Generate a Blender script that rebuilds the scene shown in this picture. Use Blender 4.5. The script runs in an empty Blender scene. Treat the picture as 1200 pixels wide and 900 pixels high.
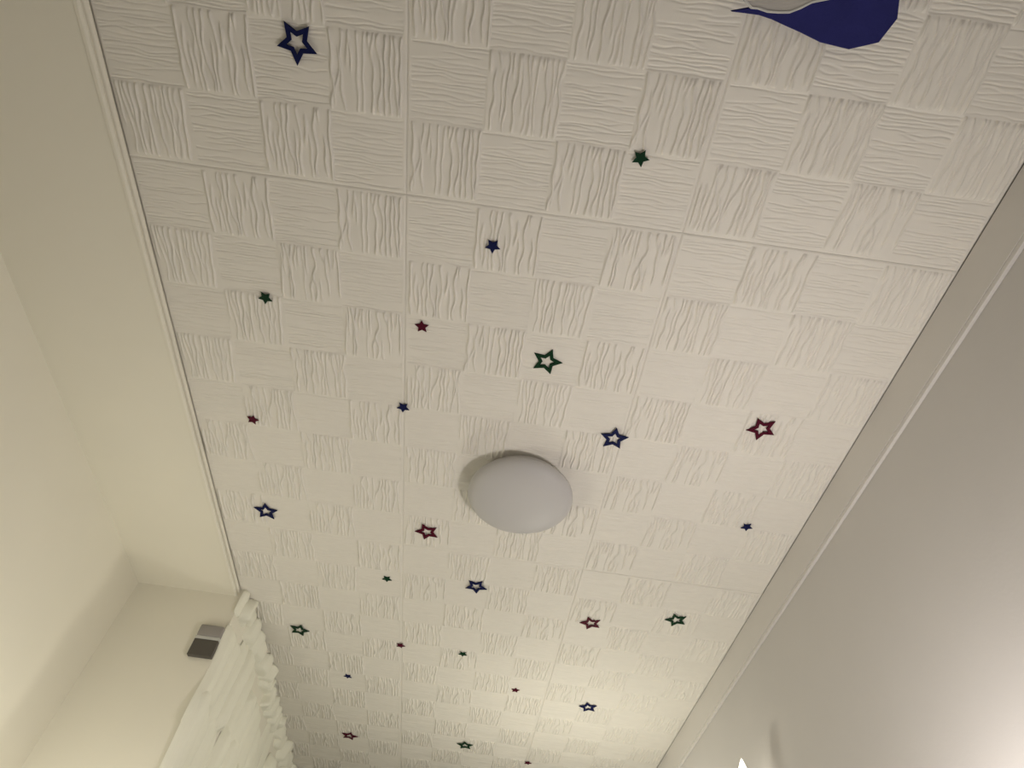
import bpy, bmesh, math, random
import numpy as np
from mathutils import Matrix, Vector

# ------------------------------------------------------------------ camera, world, lamps, exposure
S = 0.15                     # one embossed square of the ceiling in metres
H = 2.40                     # ceiling height
scene = bpy.context.scene
COL = scene.collection
FPX = 750.4                  # focal length in pixels of the 1200x900 frame
CR = np.array([[0.990, -0.111, 0.082], [-0.138, -0.781, 0.609], [0.004, 0.615, 0.789]])
for _ in range(3):           # re-orthonormalise the rounded rotation
    CR = 1.5 * CR - 0.5 * CR @ CR.T @ CR
CC = np.array([1.842, -3.682, -8.757]) * S + np.array([0, 0, H])
right, fwd = Vector(CR[0]), Vector(CR[2])
up = right.cross(fwd)
if up.z < 0:
    up = -up
cam_d = bpy.data.cameras.new('camera')
cam_d.sensor_fit = 'HORIZONTAL'
cam_d.sensor_width = 36.0
cam_d.lens = FPX / 1200 * 36.0
cam_d.clip_start = 0.02
cam = bpy.data.objects.new('camera', cam_d)
COL.objects.link(cam)
M = Matrix.Identity(4)
for i in range(3):
    M[i][0], M[i][1], M[i][2], M[i][3] = right[i], up[i], -fwd[i], CC[i]
cam.matrix_world = M
scene.camera = cam

world = bpy.data.worlds.new('world')
scene.world = world
world.use_nodes = True
world.node_tree.nodes['Background'].inputs[0].default_value = (0.02, 0.02, 0.02, 1)
world.node_tree.nodes['Background'].inputs[1].default_value = 0.2

LAMP_FAR = dict(loc=(0.74, 2.20, 1.60), power=14.5, color=(1.0, 0.965, 0.83), r=0.09)
LAMP_NEAR = dict(loc=(1.02, 0.42, 1.22), power=20.5, color=(1.0, 0.935, 0.92), r=0.09)
LAMP_ALCOVE = dict(loc=(-0.68, 1.10, 1.30), power=7.2, color=(1.0, 0.965, 0.83), r=0.09)
BULB_EMIT = 2.2

vs = scene.view_settings
vs.view_transform = 'Standard'
vs.look = 'None'
vs.exposure = 0.0
vs.gamma = 1.0
vs.use_curve_mapping = False


def P(px, py, z):
    """direction through a photo pixel, met with the horizontal plane at height z"""
    d = np.array([(px - 600) / FPX, -(py - 450) / FPX, 1.0])
    w = d[0] * np.array(right) + d[1] * np.array(up) + d[2] * np.array(fwd)
    t = (z - CC[2]) / w[2]
    return CC + t * w


# ------------------------------------------------------------------ materials
def mat(name, col, rough=0.6, var=0.0, vscale=8.0, bump=0.0, bscale=200.0, emit=0.0, sheen=0.0,
        spec=0.3, col2=None, stretch=(1, 1, 1)):
    m = bpy.data.materials.new(name)
    m.use_nodes = True
    nt = m.node_tree
    b = nt.nodes['Principled BSDF']
    b.inputs['Base Color'].default_value = (*col, 1)
    b.inputs['Roughness'].default_value = rough
    b.inputs['Specular IOR Level'].default_value = spec
    tc = nt.nodes.new('ShaderNodeTexCoord')
    mp = nt.nodes.new('ShaderNodeMapping')
    mp.inputs['Scale'].default_value = stretch
    nt.links.new(tc.outputs['Object'], mp.inputs['Vector'])
    if var > 0 or col2:
        n = nt.nodes.new('ShaderNodeTexNoise')
        n.inputs['Scale'].default_value = vscale
        n.inputs['Detail'].default_value = 4
        nt.links.new(mp.outputs[0], n.inputs['Vector'])
        mix = nt.nodes.new('ShaderNodeMix')
        mix.data_type = 'RGBA'
        c2 = col2 or tuple(c * (1 - var) for c in col)
        mix.inputs[6].default_value = (*col, 1)
        mix.inputs[7].default_value = (*c2, 1)
        nt.links.new(n.outputs['Fac'], mix.inputs[0])
        nt.links.new(mix.outputs[2], b.inputs['Base Color'])
    if bump > 0:
        n2 = nt.nodes.new('ShaderNodeTexNoise')
        n2.inputs['Scale'].default_value = bscale
        n2.inputs['Detail'].default_value = 3
        nt.links.new(mp.outputs[0], n2.inputs['Vector'])
        bp = nt.nodes.new('ShaderNodeBump')
        bp.inputs['Strength'].default_value = bump
        bp.inputs['Distance'].default_value = 0.002
        nt.links.new(n2.outputs['Fac'], bp.inputs['Height'])
        nt.links.new(bp.outputs[0], b.inputs['Normal'])
    if emit > 0:
        b.inputs['Emission Color'].default_value = (*col, 1)
        b.inputs['Emission Strength'].default_value = emit
    return m


M_POLY = mat('polystyrene', (0.80, 0.77, 0.70), 0.55, var=0.05, vscale=30, bump=0.12, bscale=420)
M_JOINT = mat('panel_backing', (0.70, 0.67, 0.60), 0.8, var=0.1)
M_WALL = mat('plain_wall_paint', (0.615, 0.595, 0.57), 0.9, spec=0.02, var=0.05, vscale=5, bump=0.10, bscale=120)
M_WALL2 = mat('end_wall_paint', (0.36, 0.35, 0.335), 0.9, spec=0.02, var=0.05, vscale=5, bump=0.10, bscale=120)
M_TRIM = mat('trim_paint', (0.68, 0.655, 0.62), 0.42, var=0.04, vscale=10, bump=0.03, bscale=60)
M_PLASTER = mat('rough_plaster', (0.94, 0.93, 0.80), 0.6, var=0.08, vscale=16, bump=0.5, bscale=70, stretch=(1, 1, 0.25))
M_CREAM = mat('alcove_paint', (0.83, 0.80, 0.69), 0.55, var=0.04, vscale=6, bump=0.05, bscale=100)
M_FLOOR = mat('carpet', (0.15, 0.143, 0.135), 0.95, var=0.25, vscale=60, bump=0.6, bscale=300)
M_OPAL = mat('opal_plastic', (0.53, 0.52, 0.51), 0.45, var=0.02, vscale=3, spec=0.22)
M_BASE = mat('lamp_base_plastic', (0.72, 0.70, 0.67), 0.45, var=0.02)
M_BLUE = mat('star_blue', (0.006, 0.012, 0.085), 0.5, spec=0.10, col2=(0.003, 0.005, 0.035), vscale=900, bump=0.25, bscale=1500)
M_GREEN = mat('star_green', (0.003, 0.046, 0.016), 0.5, spec=0.10, col2=(0.002, 0.018, 0.007), vscale=900, bump=0.25, bscale=1500)
M_RED = mat('star_red', (0.105, 0.003, 0.022), 0.5, spec=0.10, col2=(0.045, 0.002, 0.009), vscale=900, bump=0.25, bscale=1500)
M_CLOTH = mat('blue_cloth', (0.020, 0.022, 0.15), 0.85, var=0.35, vscale=25, bump=0.5, bscale=260)
M_GREY = mat('grey_board', (0.45, 0.43, 0.40), 0.5, var=0.08, vscale=14)
M_PALE = mat('pale_edging', (0.56, 0.56, 0.53), 0.45, var=0.04)
M_DARK = mat('dark_plastic', (0.11, 0.10, 0.085), 0.5, var=0.2)
M_MID = mat('grey_plastic', (0.33, 0.31, 0.29), 0.45, var=0.1)
M_BRASS = mat('aged_brass', (0.45, 0.33, 0.16), 0.35, var=0.15, vscale=30)
M_BULB = mat('lit_bulb_glass', (1.0, 0.95, 0.80), 0.3, var=0.01, emit=BULB_EMIT)


# ------------------------------------------------------------------ helpers
def link(name, me, m=None, parent=None, smooth=False):
    if isinstance(me, bmesh.types.BMesh):
        d = bpy.data.meshes.new(name)
        me.to_mesh(d)
        me.free()
        me = d
    if m is not None and not me.materials:
        me.materials.append(m)
    if smooth:
        me.polygons.foreach_set('use_smooth', [True] * len(me.polygons))
    o = bpy.data.objects.new(name, me)
    COL.objects.link(o)
    if parent:
        o.parent = parent
    return o


def tag(o, label=None, cat=None, group=None, kind=None):
    for k, v in (('label', label), ('category', cat), ('group', group), ('kind', kind)):
        if v:
            o[k] = v
    return o


def empty(name, loc=(0, 0, 0)):
    o = bpy.data.objects.new(name, None)
    o.empty_display_size = 0.05
    o.location = loc
    COL.objects.link(o)
    return o


def box(bm, x0, x1, y0, y1, z0, z1, bev=0.0):
    g = bmesh.ops.create_cube(bm, size=1.0)
    vs_ = g['verts']
    for v in vs_:
        v.co = Vector(((x0 + x1) / 2 + v.co.x * (x1 - x0), (y0 + y1) / 2 + v.co.y * (y1 - y0),
                       (z0 + z1) / 2 + v.co.z * (z1 - z0)))
    if bev > 0:
        es = list({e for v in vs_ for e in v.link_edges})
        bmesh.ops.bevel(bm, geom=es, offset=bev, segments=2, affect='EDGES', profile=0.5)
    return bm


def lathe(bm, prof, n=64, c=(0, 0, 0)):
    """profile of (radius, z) pairs turned about the z axis"""
    rings = []
    for r, z in prof:
        if r < 1e-6:
            rings.append([bm.verts.new((c[0], c[1], c[2] + z))])
        else:
            rings.append([bm.verts.new((c[0] + r * math.cos(2 * math.pi * k / n), c[1] + r * math.sin(2 * math.pi * k / n),
                                        c[2] + z)) for k in range(n)])
    for a, b in zip(rings, rings[1:]):
        for k in range(n):
            k2 = (k + 1) % n
            if len(a) == 1:
                bm.faces.new((a[0], b[k], b[k2]))
            elif len(b) == 1:
                bm.faces.new((a[k], b[0], a[k2]))
            else:
                bm.faces.new((a[k], b[k], b[k2], a[k2]))
    bmesh.ops.recalc_face_normals(bm, faces=bm.faces)
    return bm


# ------------------------------------------------------------------ room shell
U0, U1, V0, V1 = -4.0, 8.0, -5.0, 24.0      # the room in squares
UA = -6.4                                    # back of the alcove
VP = 10.62                                   # where the rough pier starts
YB, YF = V0 * S, V1 * S
tag(link('floor', box(bmesh.new(), UA * S - 0.1, U1 * S + 0.12, YB - 0.1, YF + 0.1, -0.08, 0.0), M_FLOOR),
    'brown beige carpet floor of the room', kind='structure')
WR = U1 * S + 0.010
tag(link('wall_right', box(bmesh.new(), WR, WR + 0.1, YB, YF, 0.0, H + 0.02), M_WALL),
    'plain pale wall below the trim board', kind='structure')
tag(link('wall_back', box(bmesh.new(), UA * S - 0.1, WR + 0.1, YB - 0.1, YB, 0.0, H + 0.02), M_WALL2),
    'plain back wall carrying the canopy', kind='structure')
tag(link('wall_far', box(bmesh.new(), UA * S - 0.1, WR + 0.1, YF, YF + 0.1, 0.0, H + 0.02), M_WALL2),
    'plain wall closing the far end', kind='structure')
# alcove on the left: back wall and soffit behind a slim beam
bm = bmesh.new()
box(bm, UA * S - 0.1, UA * S, YB, VP * S, 0.0, H + 0.02)
box(bm, UA * S, U0 * S - 0.012, YB, VP * S, H - 0.028, H + 0.02)
tag(link('wall_alcove', bm, M_CREAM), 'cream alcove beside the rough pier', kind='structure')
# slim white beam with two rounded beads along the alcove edge
t2 = tag(link('trim_2', box(bmesh.new(), U0 * S - 0.012, U0 * S - 0.004, YB, VP * S, H - 0.030, H + 0.004, 0.001), M_CREAM),
         'slim cream beam edging the alcove', kind='structure')
for zc, xr, r in ((H - 0.0085, U0 * S - 0.003, 0.0075), (H - 0.0245, U0 * S - 0.006, 0.0055)):
    bm = bmesh.new()
    ring = []
    for k in range(12):
        a = 2 * math.pi * k / 12
        ring.append([bm.verts.new((xr + r * math.cos(a), y, zc + r * math.sin(a))) for y in (YB, VP * S)])
    for k in range(12):
        bm.faces.new((ring[k][0], ring[k][1], ring[(k + 1) % 12][1], ring[(k + 1) % 12][0]))
    link('bead', bm, M_CREAM, t2, smooth=True)
# trim board along the top of the right wall
TH = 0.776 * S
t1 = empty('trim_1', (0, 0, 0))
tag(t1, 'flat painted board along the wall top under the ceiling', kind='structure')
link('board', box(bmesh.new(), U1 * S, WR, YB, YF, H - TH + 0.012, H - 0.0008, 0.0004), M_TRIM, t1)
link('lower_bead', box(bmesh.new(), U1 * S + 0.001, WR, YB, YF, H - TH, H - TH + 0.0112, 0.0012), M_TRIM, t1)

# ------------------------------------------------------------------ ceiling of embossed panels
ceil = tag(link('ceiling', box(bmesh.new(), U0 * S - 0.012, WR, YB, YF, H + 0.0125, H + 0.10), M_JOINT),
           'white polystyrene panel ceiling with embossed wood grain squares', kind='structure')
MG = 0.045 * S                                  # flat margin round each panel
CW = (4 * S - 2 * MG) / 4                       # square width
CH = (8 * S - 2 * MG) / 8                       # square length


def smooth(a, b, x):
    t = np.clip((x - a) / (b - a), 0, 1)
    return t * t * (3 - 2 * t)


def grain_mesh(seed, wx, wy, depth, nline, asym=1.0, sign=1.0):
    """a square with wavy grooves running along local y, faces looking down"""
    rs = np.random.RandomState(seed)
    nx, ny = 124, 26
    xs = np.linspace(0, 1, nx)
    ys = np.concatenate([[0, 0.012, 0.024], np.linspace(0.05, 0.95, ny), [0.976, 0.988, 1.0]])
    X, Y = np.meshgrid(xs, ys)
    D = np.zeros_like(X)
    for k in range(nline):
        c = (k + 0.5 + rs.uniform(-0.22, 0.22)) / nline
        w = np.zeros_like(ys)
        for q in range(1, 5):
            w += rs.normal() * 0.24 / nline / q ** 0.7 * np.sin(2 * math.pi * (q * 0.7 * ys + rs.rand()))
        path = np.clip(c + w, 0.02, 0.98)
        n_seg = rs.choice([1, 1, 2])
        act = np.zeros_like(ys)
        for _ in range(n_seg):
            if rs.rand() < 0.42:
                a, b = -1, 2
            else:
                a = rs.uniform(-0.4, 0.55)
                b = a + rs.uniform(0.45, 0.9)
            act = np.maximum(act, smooth(a, a + 0.12, ys) * (1 - smooth(b - 0.12, b, ys)) * rs.uniform(0.55, 1.0))
        sg = rs.uniform(0.15, 0.235) / nline * (1 + 0.25 * np.sin(2 * math.pi * (ys * 1.3 + rs.rand())))
        dd = X - path[:, None]
        g = np.exp(-(dd / np.where(dd * sign < 0, sg[:, None], sg[:, None] * asym)) ** 2) * act[:, None]
        D = np.maximum(D, g)
    # broad unevenness between the grooves
    for _ in range(7):
        cx, sw, am = rs.rand(), rs.uniform(0.03, 0.07), rs.uniform(0.05, 0.22)
        D = D + am * np.exp(-((X - cx - 0.02 * np.sin(5 * Y + cx * 9)) / sw) ** 2) * (1 - D)
    ye = 0.045 if sign < 0 else 0.02
    edge = smooth(0.0, ye, Y) * (1 - smooth(1 - ye, 1.0, Y)) * smooth(0, 0.02, X) * (1 - smooth(0.98, 1.0, X))
    D = D * edge * depth * sign
    V = np.stack([(X - 0.5) * wx, (Y - 0.5) * wy, D], -1).reshape(-1, 3)
    nyy = len(ys)
    idx = np.arange(nx * nyy).reshape(nyy, nx)
    F = np.stack([idx[:-1, :-1], idx[1:, :-1], idx[1:, 1:], idx[:-1, 1:]], -1).reshape(-1, 4)
    me = bpy.data.meshes.new('embossed_square')
    me.from_pydata(V.tolist(), [], F.tolist())
    me.polygons.foreach_set('use_smooth', [True] * len(me.polygons))
    me.materials.append(M_POLY)
    return me


GD = 0.0052
LONG = [grain_mesh(10 + k, CW, CH, GD, 14 + k % 3, 1.1, -1.0) for k in range(6)]
CROSS = [grain_mesh(50 + k, CH, CW, GD * 0.29, 20 + k % 3) for k in range(6)]      # turned by 90 degrees
random.seed(4)
prow = [(-5, 0), (0, 8), (8, 16), (16, 24)]
for pu in (-4, 0, 4):
    for (va, vb) in prow:
        x0, x1, y0, y1 = pu * S + 0.0002, (pu + 4) * S - 0.0002, va * S + 0.0002, vb * S - 0.0002
        dz = random.uniform(-0.0006, 0.0008)
        bm = bmesh.new()
        ym0 = va * S + (MG if va != -5 else 0.002)
        ym1 = vb * S - MG
        xm0, xm1 = pu * S + MG, (pu + 4) * S - MG
        e = 0.0034

        def ring(xa, xb, ya, yb, z):
            return [bm.verts.new(c) for c in ((xa, ya, z), (xb, ya, z), (xb, yb, z), (xa, yb, z))]
        rs_ = [ring(xm0, xm1, ym0, ym1, 0.0105), ring(xm0, xm1, ym0, ym1, 0.0), ring(x0 + e, x1 - e, y0 + e, y1 - e, 0.0),
               ring(x0, x1, y0, y1, 0.0013), ring(x0, x1, y0, y1, 0.0115)]
        for a, b in zip(rs_, rs_[1:]):
            for k in range(4):
                bm.faces.new((a[k], a[(k + 1) % 4], b[(k + 1) % 4], b[k]))
        bm.faces.new(rs_[0])
        bm.faces.new(rs_[-1])
        bmesh.ops.recalc_face_normals(bm, faces=bm.faces)
        pan = link('ceiling_panel', bm, M_POLY, ceil)
        pan.location = (0, 0, H + dz)
        nrow = vb - va
        for i in range(4):
            for j in range(nrow):
                ci, cj = pu + i, va + j
                cx = pu * S + MG + (i + 0.5) * CW
                # rows are counted from the panel end at vb so a cut panel keeps whole squares there
                cy = vb * S - MG - (nrow - j - 0.5) * CH
                long_ = (ci + cj) % 2 == 1
                me = random.choice(LONG if long_ else CROSS)
                o = bpy.data.objects.new('embossed_square', me)
                COL.objects.link(o)
                o.parent = pan
                fl = math.pi * random.randint(0, 1)
                o.location = (cx, cy, 0)
                o.rotation_euler = (0, 0, 0.0 if long_ else math.pi / 2 + fl)

# ------------------------------------------------------------------ rough plastered pier on the left
XP = -3.86 * S
pier = tag(link('wall_left', box(bmesh.new(), UA * S - 0.1, XP, VP * S, YF, 0.0, H + 0.002), M_CREAM),
           'cream painted pier covered in rough overlapping plaster slabs', kind='structure')


def slab_mesh(seed):
    rs = np.random.RandomState(seed)
    na, nb = 9, 13
    A, Bq = np.meshgrid(np.linspace(-1, 1, na), np.linspace(-1, 1, nb))
    prof = np.clip(1 - np.abs(A) ** 4, 0, 1) ** 0.5 * np.clip(1 - np.abs(Bq) ** 8, 0, 1) ** 0.5
    h = np.ones_like(A)
    for _ in range(3):
        h += rs.normal() * 0.16 * np.sin(A * rs.uniform(1, 3.2) + rs.rand() * 6 + Bq * rs.uniform(-0.5, 0.5))
    h += rs.uniform(-0.25, 0.25) * A + rs.uniform(0.05, 0.35) * Bq
    wob = 1 + 0.10 * np.sin(Bq * rs.uniform(2, 4) + rs.rand() * 6) - 0.22 * smooth(0.6, 1.0, Bq) ** 2
    y = A * wob * 0.5 + 0.06 * np.sin(Bq * 2.3 + rs.rand() * 6)
    z = Bq * 0.5 + 0.06 * np.sin(A * 2.4 + rs.rand() * 6) * np.sign(Bq) * Bq ** 2 - 0.055 * (A ** 2) * (Bq > 0) * Bq
    x = prof * np.clip(h, 0.35, 2)
    V = np.stack([x, y, z], -1).reshape(-1, 3)
    idx = np.arange(na * nb).reshape(nb, na)
    F = np.stack([idx[:-1, :-1], idx[:-1, 1:], idx[1:, 1:], idx[1:, :-1]], -1).reshape(-1, 4)
    me = bpy.data.meshes.new('plaster_slab')
    me.from_pydata(V.tolist(), [], F.tolist())
    me.polygons.foreach_set('use_smooth', [True] * len(me.polygons))
    me.materials.append(M_PLASTER)
    return me


SLABS = [slab_mesh(100 + k) for k in range(9)]
rnd = random.Random(11)


def slab(yc, ztop, w, hgt, th, tilt=0.0, x=XP):
    o = bpy.data.objects.new('plaster_slab', rnd.choice(SLABS))
    COL.objects.link(o)
    o.parent = pier
    o.location = (x - 0.001, yc, ztop - hgt / 2)
    o.scale = (th, w, hgt)
    o.rotation_euler = (tilt, rnd.uniform(-0.03, 0.03), 0)
    return o


y = VP * S - 0.004
while y < YF - 0.03:                              # the lumpy row under the ceiling
    w = rnd.uniform(0.055, 0.10) if y > VP * S + 0.05 else rnd.uniform(0.028, 0.05)
    slab(y + w * 0.4, H + 0.006 - rnd.uniform(0, 0.006), w * 1.25, rnd.uniform(0.05, 0.10), rnd.uniform(0.020, 0.040) if y > VP * S + 0.03 else 0.012, rnd.uniform(-0.10, 0.16))
    y += w * 0.80
z = H - 0.07
row = 0
while z > 1.25:                                   # long upright strokes below
    y = VP * S - 0.012 + rnd.uniform(0, 0.01)
    hh = rnd.uniform(0.24, 0.36)
    while y < YF - 0.06:
        w = rnd.uniform(0.05, 0.13)
        slab(y + w * 0.5, z - rnd.uniform(-0.02, 0.07), w * 1.04, hh * rnd.uniform(0.8, 1.25), rnd.uniform(0.006, 0.032), rnd.uniform(-0.07, 0.07))
        y += w * 0.97
    z -= hh * 0.82
    row += 1

# ------------------------------------------------------------------ ceiling lamp
LX, LY, LR = 2.345 * S, 5.66 * S, 1.022 * S
lamp = tag(empty('ceiling_lamp', (LX, LY, H)), 'round opal dome ceiling lamp, switched off, among the stars', 'ceiling lamp')
link('lamp_base', lathe(bmesh.new(), [(0, 0.002), (LR * 0.84, 0.002), (LR * 0.86, -0.004), (LR * 0.86, -0.030), (LR * 0.80, -0.033), (0, -0.033)]),
     M_BASE, lamp, True)
prof = [(LR * 0.80, -0.0325), (LR * 0.93, -0.0260), (LR * 0.975, -0.0275), (LR * 0.995, -0.0325)]
for k in range(1, 22):
    a = k / 21 * math.pi / 2
    prof.append((LR * math.cos(a) ** 0.74, -0.0345 - 0.048 * math.sin(a) ** 0.80))
prof[-1] = (0, prof[-1][1])
link('opal_dome', lathe(bmesh.new(), prof, 96), M_OPAL, lamp, True)

# ------------------------------------------------------------------ stars stuck on the ceiling
def star_mesh(kind):
    hollow = kind == 'hollow_star'
    bm = bmesh.new()
    t = 0.0030 if hollow else 0.0024

    def pts(ro, ri, z):
        return [bm.verts.new(((ro if k % 2 == 0 else ri) * math.cos(k * math.pi / 5), (ro if k % 2 == 0 else ri) * math.sin(k * math.pi / 5), z))
                for k in range(10)]
    rings = [pts(1, 0.50, 0.0), pts(1.0, 0.50, -t * 0.7), pts(0.965, 0.482, -t)]
    if hollow:
        rings += [pts(0.535, 0.275, -t), pts(0.515, 0.262, -t * 0.7), pts(0.515, 0.262, 0.0)]
    for a, b in zip(rings, rings[1:]):
        for k in range(10):
            bm.faces.new((a[k], a[(k + 1) % 10], b[(k + 1) % 10], b[k]))
    if hollow:
        for k in range(10):
            a, b = rings[-1], rings[0]
            bm.faces.new((a[k], a[(k + 1) % 10], b[(k + 1) % 10], b[k]))
    else:
        bm.faces.new(rings[0])
        bm.faces.new(rings[-1])
    bmesh.ops.recalc_face_normals(bm, faces=bm.faces)
    me = bpy.data.meshes.new(kind)
    bm.to_mesh(me)
    bm.free()
    return me


MS = {'blue': M_BLUE, 'green': M_GREEN, 'red': M_RED}
SM = {(c, k): star_mesh(k) for c in MS for k in ('hollow_star', 'solid_star')}
for (c, k), me in SM.items():
    me.materials.append(MS[c])
STARS = [
    ('blue', 1, -1.392, -1.787, 21.7, 'hollow blue star standing alone, far from the lamp and every other star'),
    ('green', 0, 3.160, -0.969, 2.6, 'small solid green star nearest to the blue cloth'),
    ('blue', 0, 1.311, 0.597, 15.7, 'small solid blue star between a solid red star and the green star by the cloth'),
    ('green', 0, -2.279, 2.062, 23.9, 'small solid green star on the alcove side, across the seam from a solid red star'),
    ('red', 0, 0.285, 2.210, 49.7, 'small solid red star between a solid blue star and the long panel seam'),
    ('green', 1, 2.407, 2.561, 68.0, 'hollow green star between the dome lamp and the blue cloth'),
    ('blue', 0, -0.008, 3.995, 20.9, 'small solid blue star stuck right across the long panel seam'),
    ('red', 0, -2.867, 4.818, 70.1, 'small solid red star near the alcove beam, between solid green and hollow blue stars'),
    ('red', 1, 6.327, 3.342, 20.2, 'hollow red star toward the plain wall, between hollow and solid blue stars'),
    ('blue', 1, 3.858, 4.043, 53.6, 'hollow blue star between the dome lamp and a hollow red star, on a panel seam'),
    ('blue', 1, -2.947, 7.463, 54.8, 'hollow blue star closest to the slim alcove beam'),
    ('blue', 0, 6.924, 5.881, 8.0, 'small solid blue star closest to the trim board of the plain wall'),
    ('red', 1, 0.530, 7.408, 29.8, 'hollow red star between the dome lamp and the long panel seam'),
    ('green', 0, -0.358, 9.333, 18.1, 'small solid green star beside the long panel seam, near a hollow red star'),
    ('blue', 1, 1.721, 9.121, 11.6, 'hollow blue star beyond the dome lamp, next to a hollow red star'),
    ('red', 1, 4.546, 9.956, 29.1, 'hollow red star beside the hollow green star that is near the plain wall'),
    ('green', 1, 6.441, 9.349, 27.3, 'hollow green star near the trim board, beside a hollow red star'),
    ('green', 1, -2.660, 12.057, 70.9, 'hollow green star closest to the rough plaster pier'),
    ('red', 0, -0.019, 12.132, 4.0, 'small solid red star stuck on the long panel seam'),
    ('green', 0, 1.606, 12.130, 19.7, 'small solid green star between two solid red stars'),
    ('blue', 0, -1.502, 14.171, 26.0, 'small solid blue star between hollow green and hollow red stars near the rough pier'),
    ('red', 0, 3.159, 13.666, 57.4, 'small solid red star between a solid green and a hollow blue star'),
    ('blue', 1, 5.240, 14.017, 37.2, 'hollow blue star on the brightly lit ceiling toward the plain wall and far end'),
    ('red', 1, -1.618, 17.908, 68.1, 'hollow red star on the shaded ceiling beside the rough pier'),
    ('green', 1, 2.022, 17.460, 47.7, 'hollow green star between hollow red and solid red stars at the far end'),
    ('red', 0, 4.070, 18.100, 0.6, 'small solid red star nearest the far end, beside a panel seam'),
]
for c, hol, u, v, ang, lab in STARS:
    kind = 'hollow_star' if hol else 'solid_star'
    o = bpy.data.objects.new(kind, SM[(c, kind)])
    COL.objects.link(o)
    r = (0.267 if hol else 0.122) * S
    cells = [(math.floor(u + f_ * math.cos(math.radians(ang + 72 * k)) * r / S), math.floor(v + f_ * math.sin(math.radians(ang + 72 * k)) * r / S))
             for k in range(5) for f_ in (0.4, 1.0)]
    on_ridge = any((a + b) % 2 == 1 for a, b in cells)
    o.location = (u * S, v * S, H - (0.0038 if on_ridge else 0.0005))      # rests on the raised grain
    o.scale = (r, r, 1)
    o.rotation_euler = (0, 0, math.radians(ang))
    tag(o, lab, 'star', 'coloured stars stuck on the ceiling')

# ------------------------------------------------------------------ canopy board and blue cloth high on the back wall
ZS = H - 0.40 * S
so = [P(*q, ZS)[:2] for q in ((870, -6), (873, 2), (880, 10.5), (888, 11.2), (899, 15), (912, 16), (925, 16), (938, 11), (952, 4), (972, 0), (1000, -6), (1030, -30))]
so = [np.array((so[0][0] - 0.012, YB))] + so + [np.array((so[-1][0] + 0.02, YB))]
canopy = tag(empty('wall_canopy', (float(np.mean([q[0] for q in so])), YB + 0.01, ZS)), 'grey canopy board with rounded pale edge, high under the ceiling below the blue cloth', 'canopy')
sx, sy, sz = canopy.location


def outline_offset(pts, d):
    out = []
    n = len(pts)
    c = np.mean(pts, 0)
    for i, p in enumerate(pts):
        t = pts[(i + 1) % n] - pts[i - 1]
        nrm = np.array((t[1], -t[0])) / (np.linalg.norm(t) + 1e-9)
        if np.dot(nrm, c - p) < 0:
            nrm = -nrm
        out.append(p + nrm * d)
    return out


def loft(bm, rings, cap0=True, cap1=True):
    R = [[bm.verts.new((p[0], p[1], z)) for p in pts] for pts, z in rings]
    n = len(R[0])
    for a, b in zip(R, R[1:]):
        for k in range(n):
            bm.faces.new((a[k], a[(k + 1) % n], b[(k + 1) % n], b[k]))
    if cap0:
        bm.faces.new(R[0])
    if cap1:
        bm.faces.new(R[-1])
    bmesh.ops.recalc_face_normals(bm, faces=bm.faces)
    return bm


loc = [np.array((q[0] - sx, q[1] - sy)) for q in so]
loc = [np.array((q[0], max(q[1], YB - sy + 0.001))) for q in loc]
ins = outline_offset(loc, 0.0032)
link('board', loft(bmesh.new(), [(ins, 0.0012), (ins, 0.016)]), M_GREY, canopy)
bm = bmesh.new()
loft(bm, [(outline_offset(loc, 0.0036), 0.0), (outline_offset(loc, 0.001), 0.0), (loc, 0.001), (loc, 0.015), (outline_offset(loc, 0.001), 0.016),
          (outline_offset(loc, 0.0040), 0.016)], False, False)
link('edging', bm, M_PALE, canopy)

ZC = ZS + 0.0165
bo = [P(*q, ZC)[:2] for q in ((857, 13), (872, 15.5), (890, 18), (905, 23), (920, 30), (938, 38), (962, 50), (995, 58), (1030, 50), (1052, 22),
                              (1058, -30), (1040, -80), (960, -90), (900, -60), (886, -10), (879, 9.0))]
co = np.mean(bo, 0)
lo = [np.array((q[0] - co[0], q[1] - co[1])) for q in bo]
bm = bmesh.new()
loft(bm, [(outline_offset(lo, 0.001), 0.0), (lo, 0.0015), (outline_offset(lo, -0.0003), 0.005), (outline_offset(lo, 0.0006), 0.007),
          (outline_offset(lo, 0.0002), 0.0095), (outline_offset(lo, 0.0015), 0.013)])
cl = link('folded_cloth', bm, M_CLOTH)
cl.location = (co[0], co[1], ZC)
tag(cl, 'folded deep blue cloth sticking out over the edge of the grey canopy board', 'cloth')

# ------------------------------------------------------------------ small grey box on the side of the pier
gx0, gx1 = -4.42 * S, -3.875 * S
gb = tag(empty('wall_box', ((gx0 + gx1) / 2, VP * S, H - 1.80 * S)), 'small grey box with dark lower half, fixed to the side of rough pier', 'box')
w2 = (gx1 - gx0) / 2
link('cap', box(bmesh.new(), -w2, w2, -0.022, 0.0, 0.068, 0.110, 0.006), M_MID, gb, True)
link('strip', box(bmesh.new(), -w2, w2, -0.020, 0.0, 0.058, 0.068, 0.001), M_PALE, gb)
link('lower_panel', box(bmesh.new(), -w2, w2, -0.018, 0.0, 0.0, 0.058, 0.002), M_DARK, gb)

# ------------------------------------------------------------------ candle wall light on the plain wall (only the bulb tip is in view)
bx, by = WR - 0.065, 10.0 * S


def ray_at_x(px, py, x):
    d = np.array([(px - 600) / FPX, -(py - 450) / FPX, 1.0])
    w = d[0] * np.array(right) + d[1] * np.array(up) + d[2] * np.array(fwd)
    return CC + (x - CC[0]) / w[0] * w


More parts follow.
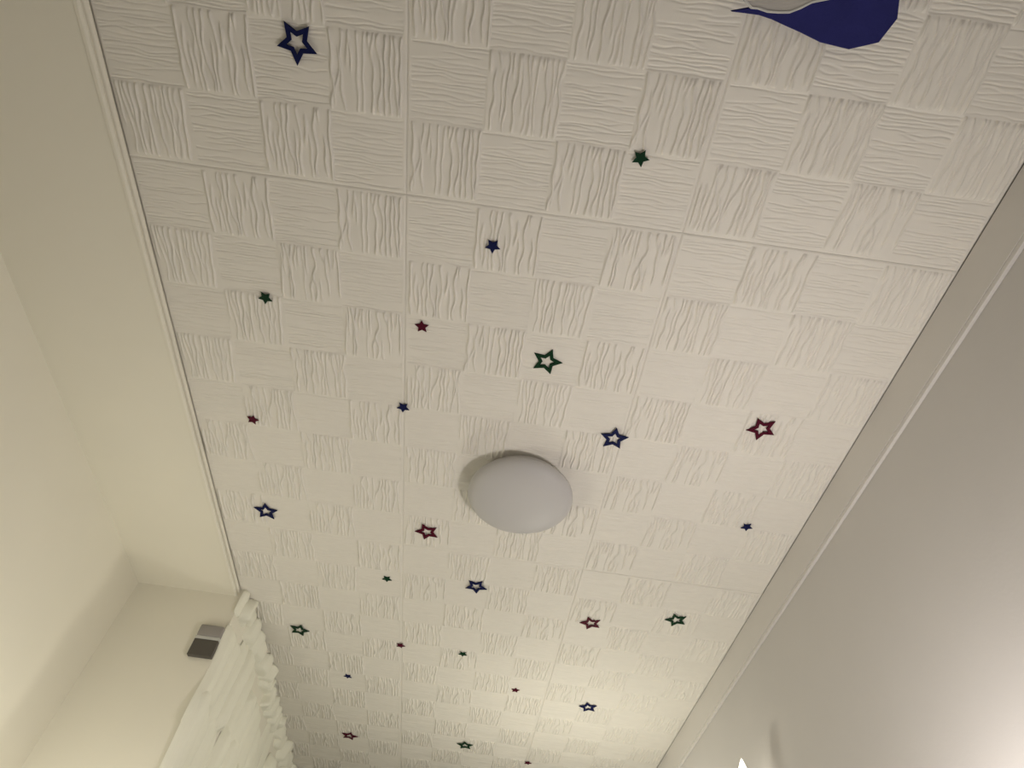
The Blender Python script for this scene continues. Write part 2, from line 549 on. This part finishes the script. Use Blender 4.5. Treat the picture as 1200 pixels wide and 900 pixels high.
tip = ray_at_x(868, 889.5, bx)
wl = tag(empty('wall_light', (bx, tip[1], tip[2] - 0.20)), 'lit candle bulb wall light fixed to the plain wall', 'wall light')
dx = WR - bx
bm = lathe(bmesh.new(), [(0, -0.0), (0.045, 0.0), (0.048, 0.006), (0.03, 0.012), (0, 0.014)], 32)
bmesh.ops.rotate(bm, verts=bm.verts, cent=(0, 0, 0), matrix=Matrix.Rotation(-math.pi / 2, 3, 'Y'))
bmesh.ops.translate(bm, verts=bm.verts, vec=(dx, 0, 0.02))
link('backplate', bm, M_BRASS, wl, True)
bm = bmesh.new()
prev = None
for k in range(9):
    a = k / 8 * math.pi / 2
    cxr, czr = (dx - 0.012) * (1 - math.sin(a)), 0.02 - 0.0 + 0.02 * (1 - math.cos(a))
    rg = [bm.verts.new((cxr + 0.005 * math.cos(q * math.pi / 4) * math.sin(a), 0.005 * math.sin(q * math.pi / 4), czr + 0.005 * math.cos(q * math.pi / 4) * math.cos(a))) for q in range(8)]
    if prev:
        for q in range(8):
            bm.faces.new((prev[q], prev[(q + 1) % 8], rg[(q + 1) % 8], rg[q]))
    prev = rg
link('arm', bm, M_BRASS, wl, True)
link('candle_tube', lathe(bmesh.new(), [(0, 0.035), (0.022, 0.038), (0.024, 0.044), (0.0125, 0.048), (0.0125, 0.100), (0, 0.100)], 32), M_CREAM, wl, True)
bm = lathe(bmesh.new(), [(0, 0.098), (0.010, 0.100), (0.013, 0.110), (0.0185, 0.128), (0.0190, 0.142), (0.0165, 0.158), (0.0115, 0.175), (0.0065, 0.188), (0.0025, 0.197), (0, 0.200)], 32)
for v_ in bm.verts:                               # bent flame tip
    t = max(0.0, (v_.co.z - 0.14) / 0.06)
    v_.co.y -= 0.006 * t * t
link('flame_bulb', bm, M_BULB, wl, True)

# ------------------------------------------------------------------ floor lamps standing below the view
for L, lab in ((LAMP_FAR, 'globe floor lamp by the plain wall toward the far end'), (LAMP_NEAR, 'globe floor lamp by the plain wall beside the canopy'),
               (LAMP_ALCOVE, 'globe floor lamp at the alcove edge beside the rough pier')):
    x, y, z = L['loc']
    fl = tag(empty('floor_lamp', (x, y, 0)), lab, 'floor lamp', 'globe floor lamps below the ceiling view')
    link('base', lathe(bmesh.new(), [(0, 0), (0.13, 0), (0.13, 0.015), (0.02, 0.028), (0, 0.028)], 40), M_BRASS, fl, True)
    link('pole', lathe(bmesh.new(), [(0, 0.026), (0.010, 0.026), (0.010, z - 0.10), (0, z - 0.10)], 16), M_BRASS, fl, True)
    link('bulb_cup', lathe(bmesh.new(), [(0, z - 0.102), (0.02, z - 0.10), (0.045, z - 0.078), (0.043, z - 0.074), (0, z - 0.09)], 32), M_BRASS, fl, True)
    ld = bpy.data.lights.new('lamp_globe', 'POINT')
    ld.energy = L['power']
    ld.color = L['color']
    ld.shadow_soft_size = L['r']
    lo_ = bpy.data.objects.new('lamp_globe', ld)
    lo_.location = (0, 0, z)
    lo_.parent = fl
    COL.objects.link(lo_)
